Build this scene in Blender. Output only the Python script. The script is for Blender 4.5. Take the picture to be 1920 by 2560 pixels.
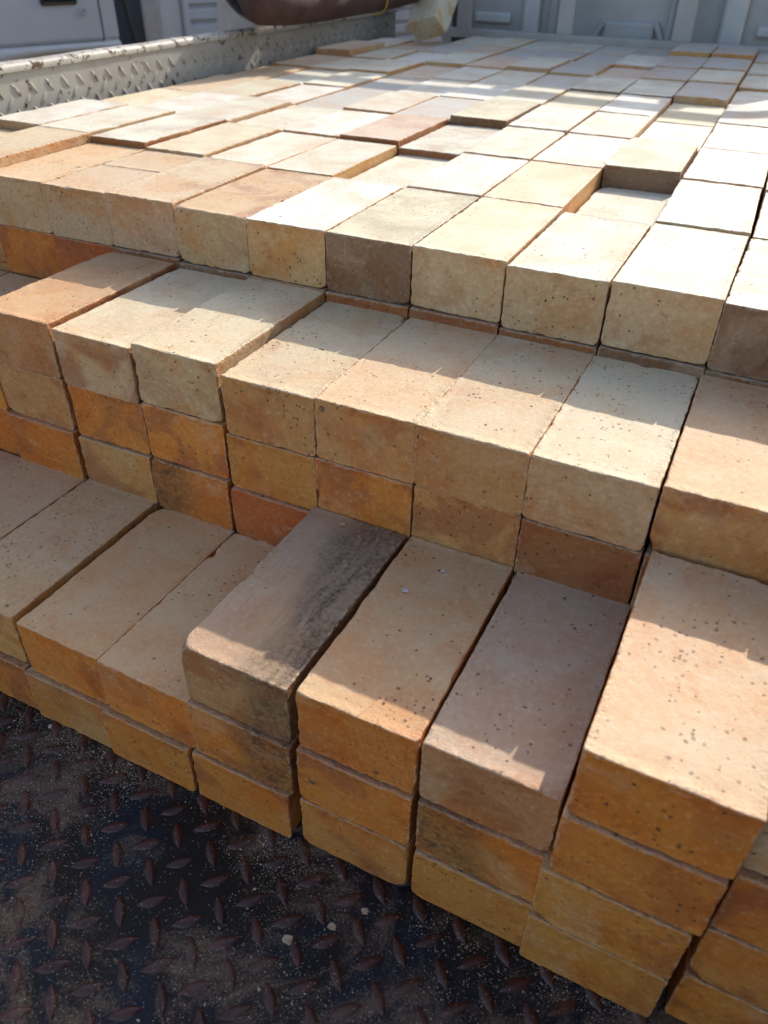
import bpy, bmesh, math, random
import numpy as np
from mathutils import Vector, Matrix

scene = bpy.context.scene
for o in list(bpy.data.objects):
    bpy.data.objects.remove(o, do_unlink=True)
COL = scene.collection
R_ = math.radians

# ------------------------------------------------------------------ camera
cam_data = bpy.data.cameras.new('camera')
cam = bpy.data.objects.new('camera', cam_data)
COL.objects.link(cam)
CAM_POS = Vector((0.12575, -0.32509, 0.68188))
RX = Vector((0.89634869, 0.44311011, 0.0145760))
RY = Vector((0.27632943, -0.53266107, -0.79994639))   # image down
RZ = Vector((-0.34670027, 0.72105868, -0.59989441))   # view direction
m = Matrix.Identity(4)
for i in range(3):
    m[i][0] = RX[i]; m[i][1] = -RY[i]; m[i][2] = -RZ[i]; m[i][3] = CAM_POS[i]
cam.matrix_world = m
cam_data.sensor_fit = 'HORIZONTAL'
cam_data.sensor_width = 36.0
FPX = 1926.34
cam_data.lens = 36.0 * FPX / 1920.0
cam_data.clip_start = 0.02
cam_data.clip_end = 600
cam_data.dof.use_dof = True
cam_data.dof.focus_distance = 0.80
cam_data.dof.aperture_fstop = 9.5
scene.camera = cam

# ------------------------------------------------------------------ light
SUN = Vector((0.33, 1.57, 1.0)).normalized()          # towards the sun
elev = math.asin(SUN.z)
azim = math.atan2(SUN.x, SUN.y)
world = bpy.data.worlds.new('World')
scene.world = world
world.use_nodes = True
wn = world.node_tree
bg = wn.nodes['Background']
sky = wn.nodes.new('ShaderNodeTexSky')
sky.sky_type = 'NISHITA'
sky.sun_disc = False
sky.sun_elevation = elev
sky.sun_rotation = azim
sky.dust_density = 2.0
sky.ozone_density = 0.3
wn.links.new(sky.outputs[0], bg.inputs[0])
bg.inputs[1].default_value = 0.14
sun_data = bpy.data.lights.new('sun', 'SUN')
sun_data.energy = 2.5
sun_data.angle = R_(0.5)
sun_data.color = (1.0, 0.965, 0.87)
sun = bpy.data.objects.new('sun', sun_data)
sun.rotation_euler = (-SUN).to_track_quat('-Z', 'Y').to_euler()
COL.objects.link(sun)
vs = scene.view_settings
vs.view_transform = 'Standard'
vs.look = 'None'
vs.gamma = 1.0
vs.use_curve_mapping = False
vs.exposure = 1.03

# ------------------------------------------------------------------ helpers
def tag(o, label=None, cat=None, group=None, kind=None):
    if label: o['label'] = label
    if cat: o['category'] = cat
    if group: o['group'] = group
    if kind: o['kind'] = kind
    return o

def empty(name, loc=(0, 0, 0)):
    o = bpy.data.objects.new(name, None)
    o.location = loc
    o.empty_display_size = 0.05
    COL.objects.link(o)
    return o

def link(name, me, mat=None, parent=None, smooth=False):
    o = bpy.data.objects.new(name, me)
    COL.objects.link(o)
    if mat is not None and len(me.materials) == 0:
        me.materials.append(mat)
    if parent is not None:
        o.parent = parent
        bpy.context.view_layer.update()
        o.matrix_parent_inverse = Matrix.Identity(4)
        # geometry is given in world coordinates unless the parent has moved
        o.matrix_parent_inverse = world_of(parent).inverted()
    if smooth:
        me.polygons.foreach_set('use_smooth', [True] * len(me.polygons))
    return o

def world_of(o):
    mm = o.matrix_basis.copy()
    if o.parent is not None:
        mm = world_of(o.parent) @ o.matrix_parent_inverse @ mm
    return mm

def mesh_from(name, verts, faces):
    me = bpy.data.meshes.new(name)
    me.from_pydata([tuple(v) for v in verts], [], faces)
    me.update()
    return me

def bm_mesh(name, bm):
    me = bpy.data.meshes.new(name)
    bm.normal_update()
    bm.to_mesh(me); bm.free()
    return me

def box_bm(bm, c, s, M=None, bevel=0.0, seg=2):
    """box centred c with full size s, transformed by M"""
    r = bmesh.ops.create_cube(bm, size=1.0)
    vs_ = r['verts']
    for v in vs_:
        v.co = Vector((v.co.x * s[0] + c[0], v.co.y * s[1] + c[1], v.co.z * s[2] + c[2]))
    if bevel > 0:
        es = list({e for v in vs_ for e in v.link_edges})
        r2 = bmesh.ops.bevel(bm, geom=es, offset=bevel, segments=seg, profile=0.5, affect='EDGES')
        vs_ = list({v for f in r2['faces'] for v in f.verts} | {v for v in vs_ if v.is_valid})
    if M is not None:
        for v in vs_:
            v.co = M @ v.co
    return vs_

def box(name, c, s, mat, parent=None, M=None, bevel=0.0, seg=2):
    bm = bmesh.new()
    box_bm(bm, c, s, M, bevel, seg)
    return link(name, bm_mesh(name, bm), mat, parent, smooth=False)

def tube_mesh(name, pts, radius, n=12, cap=True, closed_radii=None):
    pts = [Vector(p) for p in pts]
    verts = []; faces = []
    up = Vector((0, 0, 1))
    for i, p in enumerate(pts):
        a = pts[max(0, i - 1)]; b = pts[min(len(pts) - 1, i + 1)]
        t = (b - a).normalized()
        ref = Vector((0, 1, 0)) if abs(t.y) < 0.9 else Vector((1, 0, 0))
        u = t.cross(ref).normalized(); w = t.cross(u).normalized()
        r = closed_radii[i] if closed_radii else radius
        for k in range(n):
            an = 2 * math.pi * k / n
            verts.append(p + r * (math.cos(an) * u + math.sin(an) * w))
    for i in range(len(pts) - 1):
        for k in range(n):
            k2 = (k + 1) % n
            faces.append((i * n + k, i * n + k2, (i + 1) * n + k2, (i + 1) * n + k))
    if cap:
        faces.append(tuple(range(n))[::-1])
        faces.append(tuple((len(pts) - 1) * n + k for k in range(n)))
    return mesh_from(name, verts, faces)

# vectorised value noise -------------------------------------------------
def _hash(ix, iy, iz, seed):
    h = (ix * 374761393 + iy * 668265263 + iz * 2147483647 + seed * 1274126177) & 0xFFFFFFFF
    h = ((h ^ (h >> 13)) * 1274126177) & 0xFFFFFFFF
    h = h ^ (h >> 16)
    return (h & 0xFFFFFF) / float(0xFFFFFF)

def vnoise(P, freq, seed=0):
    Q = P * freq + 1000.0
    I = np.floor(Q).astype(np.int64); F = Q - I
    F = F * F * (3 - 2 * F)
    out = 0
    for dx in (0, 1):
        for dy in (0, 1):
            for dz in (0, 1):
                w = (F[:, 0] if dx else 1 - F[:, 0]) * (F[:, 1] if dy else 1 - F[:, 1]) * (F[:, 2] if dz else 1 - F[:, 2])
                out = out + w * _hash(I[:, 0] + dx, I[:, 1] + dy, I[:, 2] + dz, seed)
    return out

# ------------------------------------------------------------------ node materials
class NT:
    def __init__(self, name):
        self.mat = bpy.data.materials.new(name)
        self.mat.use_nodes = True
        self.t = self.mat.node_tree
        self.b = self.t.nodes['Principled BSDF']
    def n(self, typ, **kw):
        nd = self.t.nodes.new('ShaderNode' + typ)
        for k, v in kw.items():
            setattr(nd, k, v)
        return nd
    def put(self, sock, v):
        if isinstance(v, bpy.types.NodeSocket):
            self.t.links.new(v, sock)
        elif v is not None:
            if sock.type == 'RGBA' and not isinstance(v, (int, float)):
                v = (v[0], v[1], v[2], 1.0)
            sock.default_value = v
    def math(self, op, a, b=0.0, c=None, clamp=False):
        nd = self.n('Math', operation=op, use_clamp=clamp)
        self.put(nd.inputs[0], a); self.put(nd.inputs[1], b)
        if c is not None: self.put(nd.inputs[2], c)
        return nd.outputs[0]
    def vmath(self, op, a, b):
        nd = self.n('VectorMath', operation=op)
        self.put(nd.inputs[0], a); self.put(nd.inputs[1], b)
        return nd.outputs[0]
    def mix(self, f, a, b, blend='MIX'):
        nd = self.n('Mix', data_type='RGBA', blend_type=blend)
        self.put(nd.inputs[0], f); self.put(nd.inputs[6], a); self.put(nd.inputs[7], b)
        return nd.outputs[2]
    def noise(self, vec, scale, detail=3.0, rough=0.55, dist=0.0):
        nd = self.n('TexNoise')
        self.put(nd.inputs['Vector'], vec)
        nd.inputs['Scale'].default_value = scale
        nd.inputs['Detail'].default_value = detail
        nd.inputs['Roughness'].default_value = rough
        nd.inputs['Distortion'].default_value = dist
        return nd.outputs[0]
    def step(self, v, lo, hi, a=0.0, b=1.0):
        nd = self.n('MapRange', interpolation_type='SMOOTHSTEP')
        self.put(nd.inputs[0], v)
        self.put(nd.inputs[1], lo); self.put(nd.inputs[2], hi)
        self.put(nd.inputs[3], a); self.put(nd.inputs[4], b)
        return nd.outputs[0]
    def voro(self, vec, scale, feature='F1', rand=1.0):
        nd = self.n('TexVoronoi', feature=feature)
        self.put(nd.inputs['Vector'], vec)
        nd.inputs['Scale'].default_value = scale
        nd.inputs['Randomness'].default_value = rand
        return nd
    def attr(self, name, typ='GEOMETRY'):
        nd = self.n('Attribute', attribute_type=typ, attribute_name=name)
        return nd
    def bump(self, h, strength=0.3, dist=0.001, normal=None):
        nd = self.n('Bump')
        nd.inputs['Strength'].default_value = strength
        nd.inputs['Distance'].default_value = dist
        self.put(nd.inputs['Height'], h)
        if normal is not None: self.put(nd.inputs['Normal'], normal)
        return nd.outputs[0]
    def done(self, color, rough=0.8, normal=None, metallic=0.0, spec=0.5):
        self.put(self.b.inputs['Base Color'], color)
        self.put(self.b.inputs['Roughness'], rough)
        self.put(self.b.inputs['Metallic'], metallic)
        self.put(self.b.inputs['Specular IOR Level'], spec)
        if normal is not None: self.put(self.b.inputs['Normal'], normal)
        return self.mat

def brick_material():
    s = NT('fired_clay_brick')
    tc = s.n('TexCoord'); oi = s.n('ObjectInfo')
    geo = s.n('NewGeometry')
    sep0 = s.n('SeparateXYZ'); s.put(sep0.inputs[0], tc.outputs['Object'])
    off = s.n('CombineXYZ')
    s.put(off.inputs[0], s.math('MULTIPLY', oi.outputs['Random'], 37.0))
    s.put(off.inputs[1], s.math('MULTIPLY', oi.outputs['Random'], 91.0))
    s.put(off.inputs[2], s.math('MULTIPLY', oi.outputs['Random'], 53.0))
    v = s.vmath('ADD', tc.outputs['Object'], off.outputs[0])
    base = oi.outputs['Color']
    sp = s.n('SeparateColor')
    nz = s.n('TexNoise'); s.put(nz.inputs['Vector'], v)
    nz.inputs['Scale'].default_value = 13.0; nz.inputs['Detail'].default_value = 4.0
    nz.inputs['Roughness'].default_value = 0.62; nz.inputs['Distortion'].default_value = 0.5
    s.put(sp.inputs[0], nz.outputs['Color'])
    nA, nB, nC = sp.outputs[0], sp.outputs[1], sp.outputs[2]
    # broad firing colour drift
    warm = s.mix(1.0, base, (0.98, 0.70, 0.42), 'MULTIPLY')
    pale = s.mix(0.40, base, (0.68, 0.52, 0.34))
    c = s.mix(s.step(nA, 0.42, 0.66, 0.0, 0.85), base, warm)
    c = s.mix(s.step(nB, 0.54, 0.68, 0.0, 0.55), c, pale)
    # red flash marks left by kiln stacking
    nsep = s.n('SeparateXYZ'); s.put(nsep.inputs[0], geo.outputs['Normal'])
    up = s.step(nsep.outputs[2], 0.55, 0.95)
    fl = s.n('Mix'); s.put(fl.inputs[0], up)
    s.put(fl.inputs[2], s.attr('flash', 'OBJECT').outputs['Fac']); s.put(fl.inputs[3], s.attr('flash_top', 'OBJECT').outputs['Fac'])
    fl = fl.outputs[0]
    n3 = s.noise(v, 12.0, 3.0, 0.6, 0.6)
    c = s.mix(s.math('MULTIPLY', s.step(n3, 0.49, 0.60), fl), c, (0.34, 0.105, 0.042))
    # streaky drag marks and fine mottling
    sv = s.n('Mapping'); s.put(sv.inputs[0], v); sv.inputs['Scale'].default_value = (1.0, 0.20, 1.5)
    sv.inputs['Rotation'].default_value = (0.3, 0.5, 0.4)
    n4 = s.noise(sv.outputs[0], 75.0, 3.0, 0.7, 0.8)
    c = s.mix(s.step(n4, 0.54, 0.74, 0.0, 0.50), c, s.mix(1.0, c, (0.60, 0.42, 0.28), 'MULTIPLY'))
    c = s.mix(s.step(nC, 0.56, 0.70, 0.0, 0.55), c, s.mix(1.0, c, (0.72, 0.50, 0.36), 'MULTIPLY'))
    n5 = s.noise(v, 210.0, 3.0, 0.65)
    c = s.mix(s.step(n5, 0.35, 0.75, 0.45, 0.0), c, s.mix(1.0, c, (0.66, 0.56, 0.48), 'MULTIPLY'))
    # paler upper face: some dust, plus sunlight painted into the colour
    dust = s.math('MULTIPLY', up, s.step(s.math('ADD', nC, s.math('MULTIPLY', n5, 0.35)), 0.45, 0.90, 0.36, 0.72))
    dust_sun_amount = s.attr('dust', 'OBJECT').outputs['Fac']
    c = s.mix(s.math('MULTIPLY', dust, dust_sun_amount, clamp=True), c, s.attr('topcol', 'OBJECT').outputs['Color'])
    # fine sandy grain: pale and dark
    c = s.mix(s.step(n5, 0.60, 0.72, 0.0, 0.30), c, s.mix(0.6, c, (0.75, 0.62, 0.46)))
    # iron specks: fine and coarse, of uneven size, strength and clustering
    wz = s.n('TexNoise'); s.put(wz.inputs['Vector'], v)
    wz.inputs['Scale'].default_value = 240.0; wz.inputs['Detail'].default_value = 1.0
    w = s.vmath('ADD', v, s.vmath('MULTIPLY', wz.outputs['Color'], (0.0022, 0.0022, 0.0022)))
    dens = s.attr('specks', 'OBJECT').outputs['Fac']
    clus = s.step(nB, 0.34, 0.56, 1.7, 0.10)
    dl = s.math('MULTIPLY', dens, clus)
    vf = s.voro(w, 270.0)
    vr = s.n('SeparateColor'); s.put(vr.inputs[0], vf.outputs['Color'])
    thr = s.math('SUBTRACT', 1.0, s.math('MULTIPLY', dl, 0.20))
    rad = s.math('MULTIPLY_ADD', vr.outputs[1], 0.32, 0.06)
    fine = s.math('MULTIPLY', s.math('GREATER_THAN', vr.outputs[0], thr),
                  s.step(s.math('SUBTRACT', vf.outputs['Distance'], rad), 0.0, 0.16, 1.0, 0.0))
    fine = s.math('MULTIPLY', fine, s.math('MULTIPLY_ADD', vr.outputs[2], 0.5, 0.42))
    vc = s.voro(w, 44.0)
    vr2 = s.n('SeparateColor'); s.put(vr2.inputs[0], vc.outputs['Color'])
    thr2 = s.math('SUBTRACT', 1.0, s.math('MULTIPLY', dens, 0.085))
    lim = s.math('MULTIPLY', s.math('MULTIPLY', vr2.outputs[1], vr2.outputs[2]), 0.20)
    coarse = s.math('MULTIPLY', s.math('GREATER_THAN', vr2.outputs[0], thr2),
                    s.step(s.math('SUBTRACT', vc.outputs['Distance'], lim), 0.02, 0.08, 1.0, 0.0))
    c = s.mix(fine, c, (0.085, 0.040, 0.020))
    c = s.mix(s.math('MULTIPLY', coarse, s.step(n5, 0.3, 0.6, 0.95, 0.6)), c, (0.070, 0.052, 0.045))
    # soot / kiln burn on one side (soot = amount, soot_side = +-1 along local x)
    soot = s.attr('soot', 'OBJECT').outputs['Fac']
    side = s.attr('soot_side', 'OBJECT').outputs['Fac']
    edge0 = s.attr('soot_edge', 'OBJECT').outputs['Fac']
    xs = s.math('MULTIPLY', sep0.outputs[0], side)
    xs = s.math('ADD', xs, s.math('MULTIPLY', sep0.outputs[1], s.attr('soot_skew', 'OBJECT').outputs['Fac']))
    xs = s.math('ADD', xs, s.math('MULTIPLY', s.math('SUBTRACT', nC, 0.5), 0.070))
    xs = s.math('ADD', xs, s.math('MULTIPLY', s.math('SUBTRACT', n4, 0.5), 0.050))
    xs = s.math('ADD', xs, s.math('MULTIPLY', s.math('SUBTRACT', n5, 0.5), 0.022))
    sm = s.step(s.math('SUBTRACT', xs, edge0), -0.022, 0.014)
    sn = s.step(s.math('ADD', n4, s.math('MULTIPLY', n5, 0.5)), 0.40, 0.92, 1.0, 0.38)
    sm = s.math('MULTIPLY', s.math('MULTIPLY', sm, sn), soot)
    c = s.mix(sm, c, s.mix(s.step(n5, 0.35, 0.65), (0.034, 0.024, 0.016), (0.105, 0.068, 0.040)))
    # crumbly pale edges
    ed = s.attr('edge').outputs['Fac']
    ne = s.noise(v, 120.0, 2.0, 0.75)
    em = s.math('MULTIPLY', s.step(s.math('ADD', ed, s.math('MULTIPLY', s.math('SUBTRACT', ne, 0.5), 1.7)), 0.80, 1.05), 0.60)
    c = s.mix(em, c, s.mix(0.55, c, (0.64, 0.48, 0.32)))
    scv = s.n('Mapping'); s.put(scv.inputs[0], v); scv.inputs['Scale'].default_value = (0.25, 1.6, 1.0)
    scv.inputs['Rotation'].default_value = (0.2, 0.1, 0.9)
    sc_ = s.noise(scv.outputs[0], 95.0, 2.0, 0.6, 0.3)
    c = s.mix(s.math('MULTIPLY', s.step(sc_, 0.66, 0.74), s.step(nA, 0.45, 0.60, 0.0, 0.40)), c, s.mix(0.6, c, (0.72, 0.60, 0.46)))
    # relief
    hgt = s.math('ADD', s.math('MULTIPLY', s.noise(v, 560.0, 2.0, 0.75), 0.42), s.math('MULTIPLY', ne, s.math('ADD', 0.35, s.math('MULTIPLY', ed, 2.4))))
    nb = s.bump(hgt, 1.0, 0.0011)
    return s.done(c, 0.68, nb, spec=0.4)

def noise_col(self, vec, scale):
    nd = self.n('TexNoise')
    self.put(nd.inputs['Vector'], vec)
    nd.inputs['Scale'].default_value = scale
    nd.inputs['Detail'].default_value = 2.0
    return nd.outputs['Color']
NT.noise_col = noise_col

M_BRICK = brick_material()

def floor_material(tread):
    s = NT('worn_bed_plate_tread' if tread else 'worn_bed_plate')
    tc = s.n('TexCoord'); v = tc.outputs['Object']
    n1 = s.noise(v, 9.0, 5.0, 0.6, 0.5)
    blue = s.mix(s.step(n1, 0.40, 0.62), (0.016, 0.011, 0.008), (0.011, 0.015, 0.025))
    n2 = s.noise(v, 38.0, 5.0, 0.7)
    rustc = s.mix(s.step(n2, 0.3, 0.7), (0.085, 0.020, 0.013), (0.040, 0.013, 0.010))
    if tread:
        c = s.mix(s.step(s.noise(v, 55.0, 4.0, 0.7), 0.25, 0.5), (0.018, 0.012, 0.014), rustc)
    else:
        c = s.mix(s.step(n2, 0.56, 0.72, 0, 0.6), blue, (0.045, 0.018, 0.014))
    # sandy brick dust drifted over the plate
    nd = s.noise(v, 7.0, 6.0, 0.72, 1.2)
    fine = s.noise(v, 420.0, 3.0, 0.75)
    film = s.math('ADD', s.math('MULTIPLY', nd, 1.25), s.math('MULTIPLY', fine, 0.55))
    dm = s.step(film, 0.84, 1.10, 0.0, 0.68 if not tread else 0.30)
    c = s.mix(dm, c, (0.24, 0.155, 0.10))
    vv = s.voro(v, 520.0)
    vr = s.n('SeparateColor'); s.put(vr.inputs[0], vv.outputs['Color'])
    gr = s.math('MULTIPLY', s.math('GREATER_THAN', s.math('ADD', vr.outputs[0], s.math('MULTIPLY', nd, 0.5)), 1.12), s.step(vv.outputs['Distance'], 0.2, 0.45, 1.0, 0.0))
    c = s.mix(s.math('MULTIPLY', gr, 0.75), c, (0.36, 0.27, 0.20))
    h = s.math('ADD', s.math('MULTIPLY', fine, 0.5), s.math('ADD', s.math('MULTIPLY', n2, 0.6), s.math('MULTIPLY', gr, 0.8)))
    nb = s.bump(h, 0.5, 0.0006)
    rough = s.math('ADD', 0.5, s.math('MULTIPLY', dm, 0.8), clamp=True)
    return s.done(c, s.math('SUBTRACT', rough, 0.14 if tread else 0.0), nb, spec=0.45 if tread else 0.2)

def paint_metal(name, col, rust=0.5, rough=0.5, scale=1.0, chips=0.62):
    s = NT(name)
    tc = s.n('TexCoord'); v = tc.outputs['Object']
    n1 = s.noise(v, 6.0 * scale, 5.0, 0.65, 0.4)
    c = s.mix(s.step(n1, 0.3, 0.7), (col[0] * .86, col[1] * .85, col[2] * .83), (col[0] * 1.05, col[1] * 1.05, col[2] * 1.05))
    n2 = s.noise(v, 34.0 * scale, 6.0, 0.72, 0.7)
    sv = s.n('Mapping'); s.put(sv.inputs[0], v); sv.inputs['Scale'].default_value = (1.0, 1.0, 0.16)
    n3 = s.noise(sv.outputs[0], 30.0 * scale, 4.0, 0.6, 0.2)
    c = s.mix(s.step(n3, 0.58, 0.78, 0, 0.5 * rust), c, (0.30, 0.20, 0.12))
    rm = s.step(n2, chips, chips + 0.05, 0, min(1.0, rust * 1.6))
    n4 = s.noise(v, 90.0 * scale, 4.0, 0.7)
    c = s.mix(rm, c, s.mix(s.step(n4, 0.35, 0.65), (0.045, 0.026, 0.018), (0.13, 0.065, 0.032)))
    hgt = s.math('SUBTRACT', s.math('MULTIPLY', n4, 0.25), s.math('MULTIPLY', rm, 0.8))
    nb = s.bump(hgt, 0.45, 0.0012)
    return s.done(c, s.math('ADD', rough, s.math('MULTIPLY', rm, 0.35)), nb, spec=0.5)

def plain(name, col, rough=0.6, metallic=0.0, var=0.12, scale=20.0, bump=0.1, spec=0.5):
    s = NT(name)
    tc = s.n('TexCoord'); v = tc.outputs['Object']
    n1 = s.noise(v, scale, 4.0, 0.6)
    c = s.mix(s.step(n1, 0.3, 0.7), tuple(x * (1 - var) for x in col), tuple(x * (1 + var) for x in col))
    n2 = s.noise(v, scale * 6, 3.0, 0.6)
    return s.done(c, rough, s.bump(n2, bump, 0.001), metallic, spec)

M_FLOOR = floor_material(False)
M_TREAD = floor_material(True)
M_SIDE = paint_metal('chipped_cream_paint_plate', (0.31, 0.285, 0.245), 1.0, 0.5, 1.0, 0.60)
M_SIDETREAD = paint_metal('chipped_cream_paint_tread', (0.35, 0.315, 0.27), 1.0, 0.45, 1.6, 0.54)
M_RIM = paint_metal('flaking_white_rim_paint', (0.43, 0.39, 0.335), 1.0, 0.55, 1.3, 0.54)
M_HEAD = paint_metal('grey_headboard_paint', (0.40, 0.37, 0.335), 0.35, 0.5, 1.2, 0.66)
M_CABBACK = paint_metal('blue_grey_cab_paint', (0.40, 0.39, 0.38), 0.5, 0.35, 1.0, 0.72)
M_CABDARK = plain('dark_cab_and_gap_shade', (0.035, 0.042, 0.052), 0.5)
M_GREEN = paint_metal('dark_green_bulkhead_paint', (0.035, 0.060, 0.065), 0.3, 0.5)
M_WHITE = plain('white_truck_paint', (0.46, 0.46, 0.46), 0.32, var=0.04, scale=5, bump=0.03)
M_WHITE2 = plain('pale_box_panel_paint', (0.40, 0.42, 0.45), 0.4, var=0.05, scale=5, bump=0.03)
M_RUBBER = plain('black_rubber', (0.02, 0.02, 0.022), 0.6)
M_GLASS = plain('dark_window_glass', (0.02, 0.025, 0.03), 0.08, var=0.02, bump=0.0)
M_STEEL = plain('dull_lock_steel', (0.35, 0.35, 0.36), 0.35, 0.8)
M_SKIN = plain('brown_skin', (0.060, 0.029, 0.022), 0.8, var=0.25, scale=26, bump=0.35, spec=0.3)
M_SHIRT = plain('pale_grey_shirt_cloth', (0.33, 0.30, 0.30), 0.9, var=0.08, scale=40, bump=0.3)
M_TROUSER = plain('dark_trouser_cloth', (0.04, 0.045, 0.055), 0.9, var=0.1, scale=40, bump=0.3)
M_HAIR = plain('black_hair', (0.012, 0.010, 0.009), 0.7, scale=90, bump=0.8)
M_GOLD = plain('yellow_bracelet', (0.62, 0.36, 0.05), 0.3, 0.6)
M_PAPER = plain('white_plastic_scrap', (0.72, 0.74, 0.78), 0.5, var=0.05)
M_GRIT = plain('brick_grit', (0.46, 0.34, 0.235), 0.9, var=0.35, scale=60)
M_GROUND = plain('dry_sandy_ground', (0.46, 0.32, 0.19), 0.95, var=0.25, scale=2.5, bump=0.6)

# ------------------------------------------------------------------ ground
gbm = bmesh.new()
bmesh.ops.create_grid(gbm, x_segments=40, y_segments=40, size=250)
for v_ in gbm.verts: v_.co.z = -0.85
ground = link('ground', bm_mesh('ground', gbm), M_GROUND)
tag(ground, kind='structure')

# ------------------------------------------------------------------ the flatbed truck
H = 0.06871
truck = empty('flatbed_truck', (-0.40, 0.8, -0.85))
tag(truck, 'flatbed truck with diamond plate bed carrying the stacked bricks', 'truck')

def wall_x(y): return -1.117 - 0.021 * (y - 0.5)
XR = 0.342
# bed floor
fb = bmesh.new()
box_bm(fb, ((XR - 1.19) / 2, 0.985, -0.006), (XR + 1.19, 3.13, 0.012))
floor = link('bed_floor', bm_mesh('bed_floor', fb), M_FLOOR, truck)

def tread_geo(L, W, Hh, nu=10, nv=6):
    """lens shaped raised tread, long axis x, sitting on z=0"""
    vs_ = []; fs = []
    for i in range(nu + 1):
        t = -1 + 2 * i / nu
        w = W * (1 - abs(t) ** 1.9)
        for k in range(nv + 1):
            q = -1 + 2 * k / nv
            z = Hh * (1 - abs(q) ** 3.0) * (1 - abs(t) ** 4)
            vs_.append((t * L, q * max(w, 1e-5), z - 0.0001))
    for i in range(nu):
        for k in range(nv):
            a = i * (nv + 1) + k
            fs.append((a, a + nv + 1, a + nv + 2, a + 1))
    return np.array(vs_), fs

def tread_field(name, spots, M, mat, parent, L, W, Hh, seed=1, nu=10, nv=6):
    """spots: (a, b, angle) in the plane; M maps plane (a,b,height) to world"""
    tv, tf = tread_geo(L, W, Hh, nu, nv)
    rnd = random.Random(seed)
    V = []; F = []
    for (a, b, an) in spots:
        an += rnd.uniform(-.04, .04); sc = rnd.uniform(.94, 1.05)
        ca, sa = math.cos(an), math.sin(an)
        base = len(V)
        for (x, y, z) in tv:
            V.append(M @ Vector((a + sc * (x * ca - y * sa), b + sc * (x * sa + y * ca), z)))
        F += [tuple(i + base for i in f) for f in tf]
    me = mesh_from(name, V, F)
    o = link(name, me, mat, parent, smooth=True)
    o['kind'] = 'stuff'
    return o

spots = []
PXT, PYT = 0.0385, 0.0395
for i in range(-18, 19):
    for k in range(-9, 14):
        spots.append((-0.3700 + PXT * i, -0.0105 - PYT * k, R_(-45)))
        spots.append((-0.3505 + PXT * i, -0.0305 - PYT * k, R_(45)))
spots = [q for q in spots if -1.15 < q[0] < XR - .02 and -0.55 < q[1] < 0.10]
tread_field('raised_tread', spots, Matrix.Identity(4), M_TREAD, floor, 0.0146, 0.0054, 0.0030, 3)

# side panels
def side_panel(x_of, sgn, y0, y1, ztop, name):
    ang = math.atan2(x_of(y1) - x_of(y0), y1 - y0)
    O = Vector((x_of(y0), y0, 0.0))
    ey = Vector((math.sin(ang), math.cos(ang), 0)); ez = Vector((0, 0, 1)); ex = ey.cross(ez)   # ex points to +x
    Lw = (Vector((x_of(y1), y1, 0)) - O).length
    M = Matrix.Identity(4)
    for i in range(3):
        M[i][0] = ex[i]; M[i][1] = ey[i]; M[i][2] = ez[i]; M[i][3] = O[i]
    bm = bmesh.new()
    box_bm(bm, (-sgn * 0.0025, Lw / 2, ztop / 2 - 0.004), (0.005, Lw, ztop - 0.008), M)
    p_ = link(name, bm_mesh(name, bm), M_SIDE, truck)
    # folded top rim, slightly dented
    n = 160
    prof = [(0.004, -0.011), (0.006, -0.004), (0.003, 0.001), (-0.004, 0.003), (-0.026, 0.002), (-0.031, -0.001), (-0.034, -0.007), (-0.034, -0.036), (-0.031, -0.036)]
    V = []; F = []
    rs = np.random.RandomState(5)
    for i in range(n + 1):
        yy = Lw * i / n
        nz = vnoise(np.array([[yy, sgn, 0.3]]), 7.0, 11)[0] - .5
        nz2 = vnoise(np.array([[yy, sgn, 1.3]]), 30.0, 12)[0] - .5
        for (a, b) in prof:
            V.append(M @ Vector((sgn * a + 0.004 * nz + 0.0016 * nz2, yy, ztop + b + 0.003 * nz + 0.0014 * nz2)))
    k = len(prof)
    for i in range(n):
        for j in range(k - 1):
            f = (i * k + j, i * k + j + 1, (i + 1) * k + j + 1, (i + 1) * k + j)
            F.append(f if sgn > 0 else f[::-1])
    me = mesh_from('rim', V, F)
    link('rim', me, M_RIM, p_, smooth=True)
    # treads
    sp = []
    P1 = 0.0395
    for i in range(0, int(Lw / P1)):
        for q in range(0, 6):
            zt = ztop - 0.038 - q * P1
            if zt < 0.2: continue
            sp.append((P1 * i + .012, zt, R_(-52)))
            sp.append((P1 * i + .012 + P1 / 2, zt - P1 / 2, R_(52)))
    Mp = M @ Matrix(((0, 0, sgn, 0), (1, 0, 0, 0), (0, 1, 0, 0), (0, 0, 0, 1)))
    tread_field('raised_tread', sp, Mp, M_SIDETREAD, p_, 0.0142, 0.0046, 0.0024, 8, 8, 4)
    return p_
side_panel(wall_x, 1, -0.6, 2.36, 0.492, 'side_panel')
side_panel(lambda y: XR, -1, -0.6, 2.36, 0.492, 'side_panel')

# front bulkhead (low, dark green) and headboard hoop
YH = 2.50
box('bulkhead', ((XR - 1.19) / 2, YH + 0.03, 0.19), (XR + 1.19, 0.02, 0.38), M_GREEN, truck)
head = box('headboard_rail', ((XR - 1.19) / 2, YH, 0.4225), (XR + 1.17, 0.034, 0.026), M_HEAD, truck, bevel=0.002)
for (xa, xb) in [(-1.165, -1.125), (-0.991, -0.948), (-0.652, -0.602), (-0.297, -0.241), (0.06, 0.112), (0.285, 0.330)]:
    box('post', ((xa + xb) / 2, YH, 0.4355 + 0.31), (xb - xa, 0.030, 0.62), M_HEAD, head, bevel=0.002)
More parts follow.
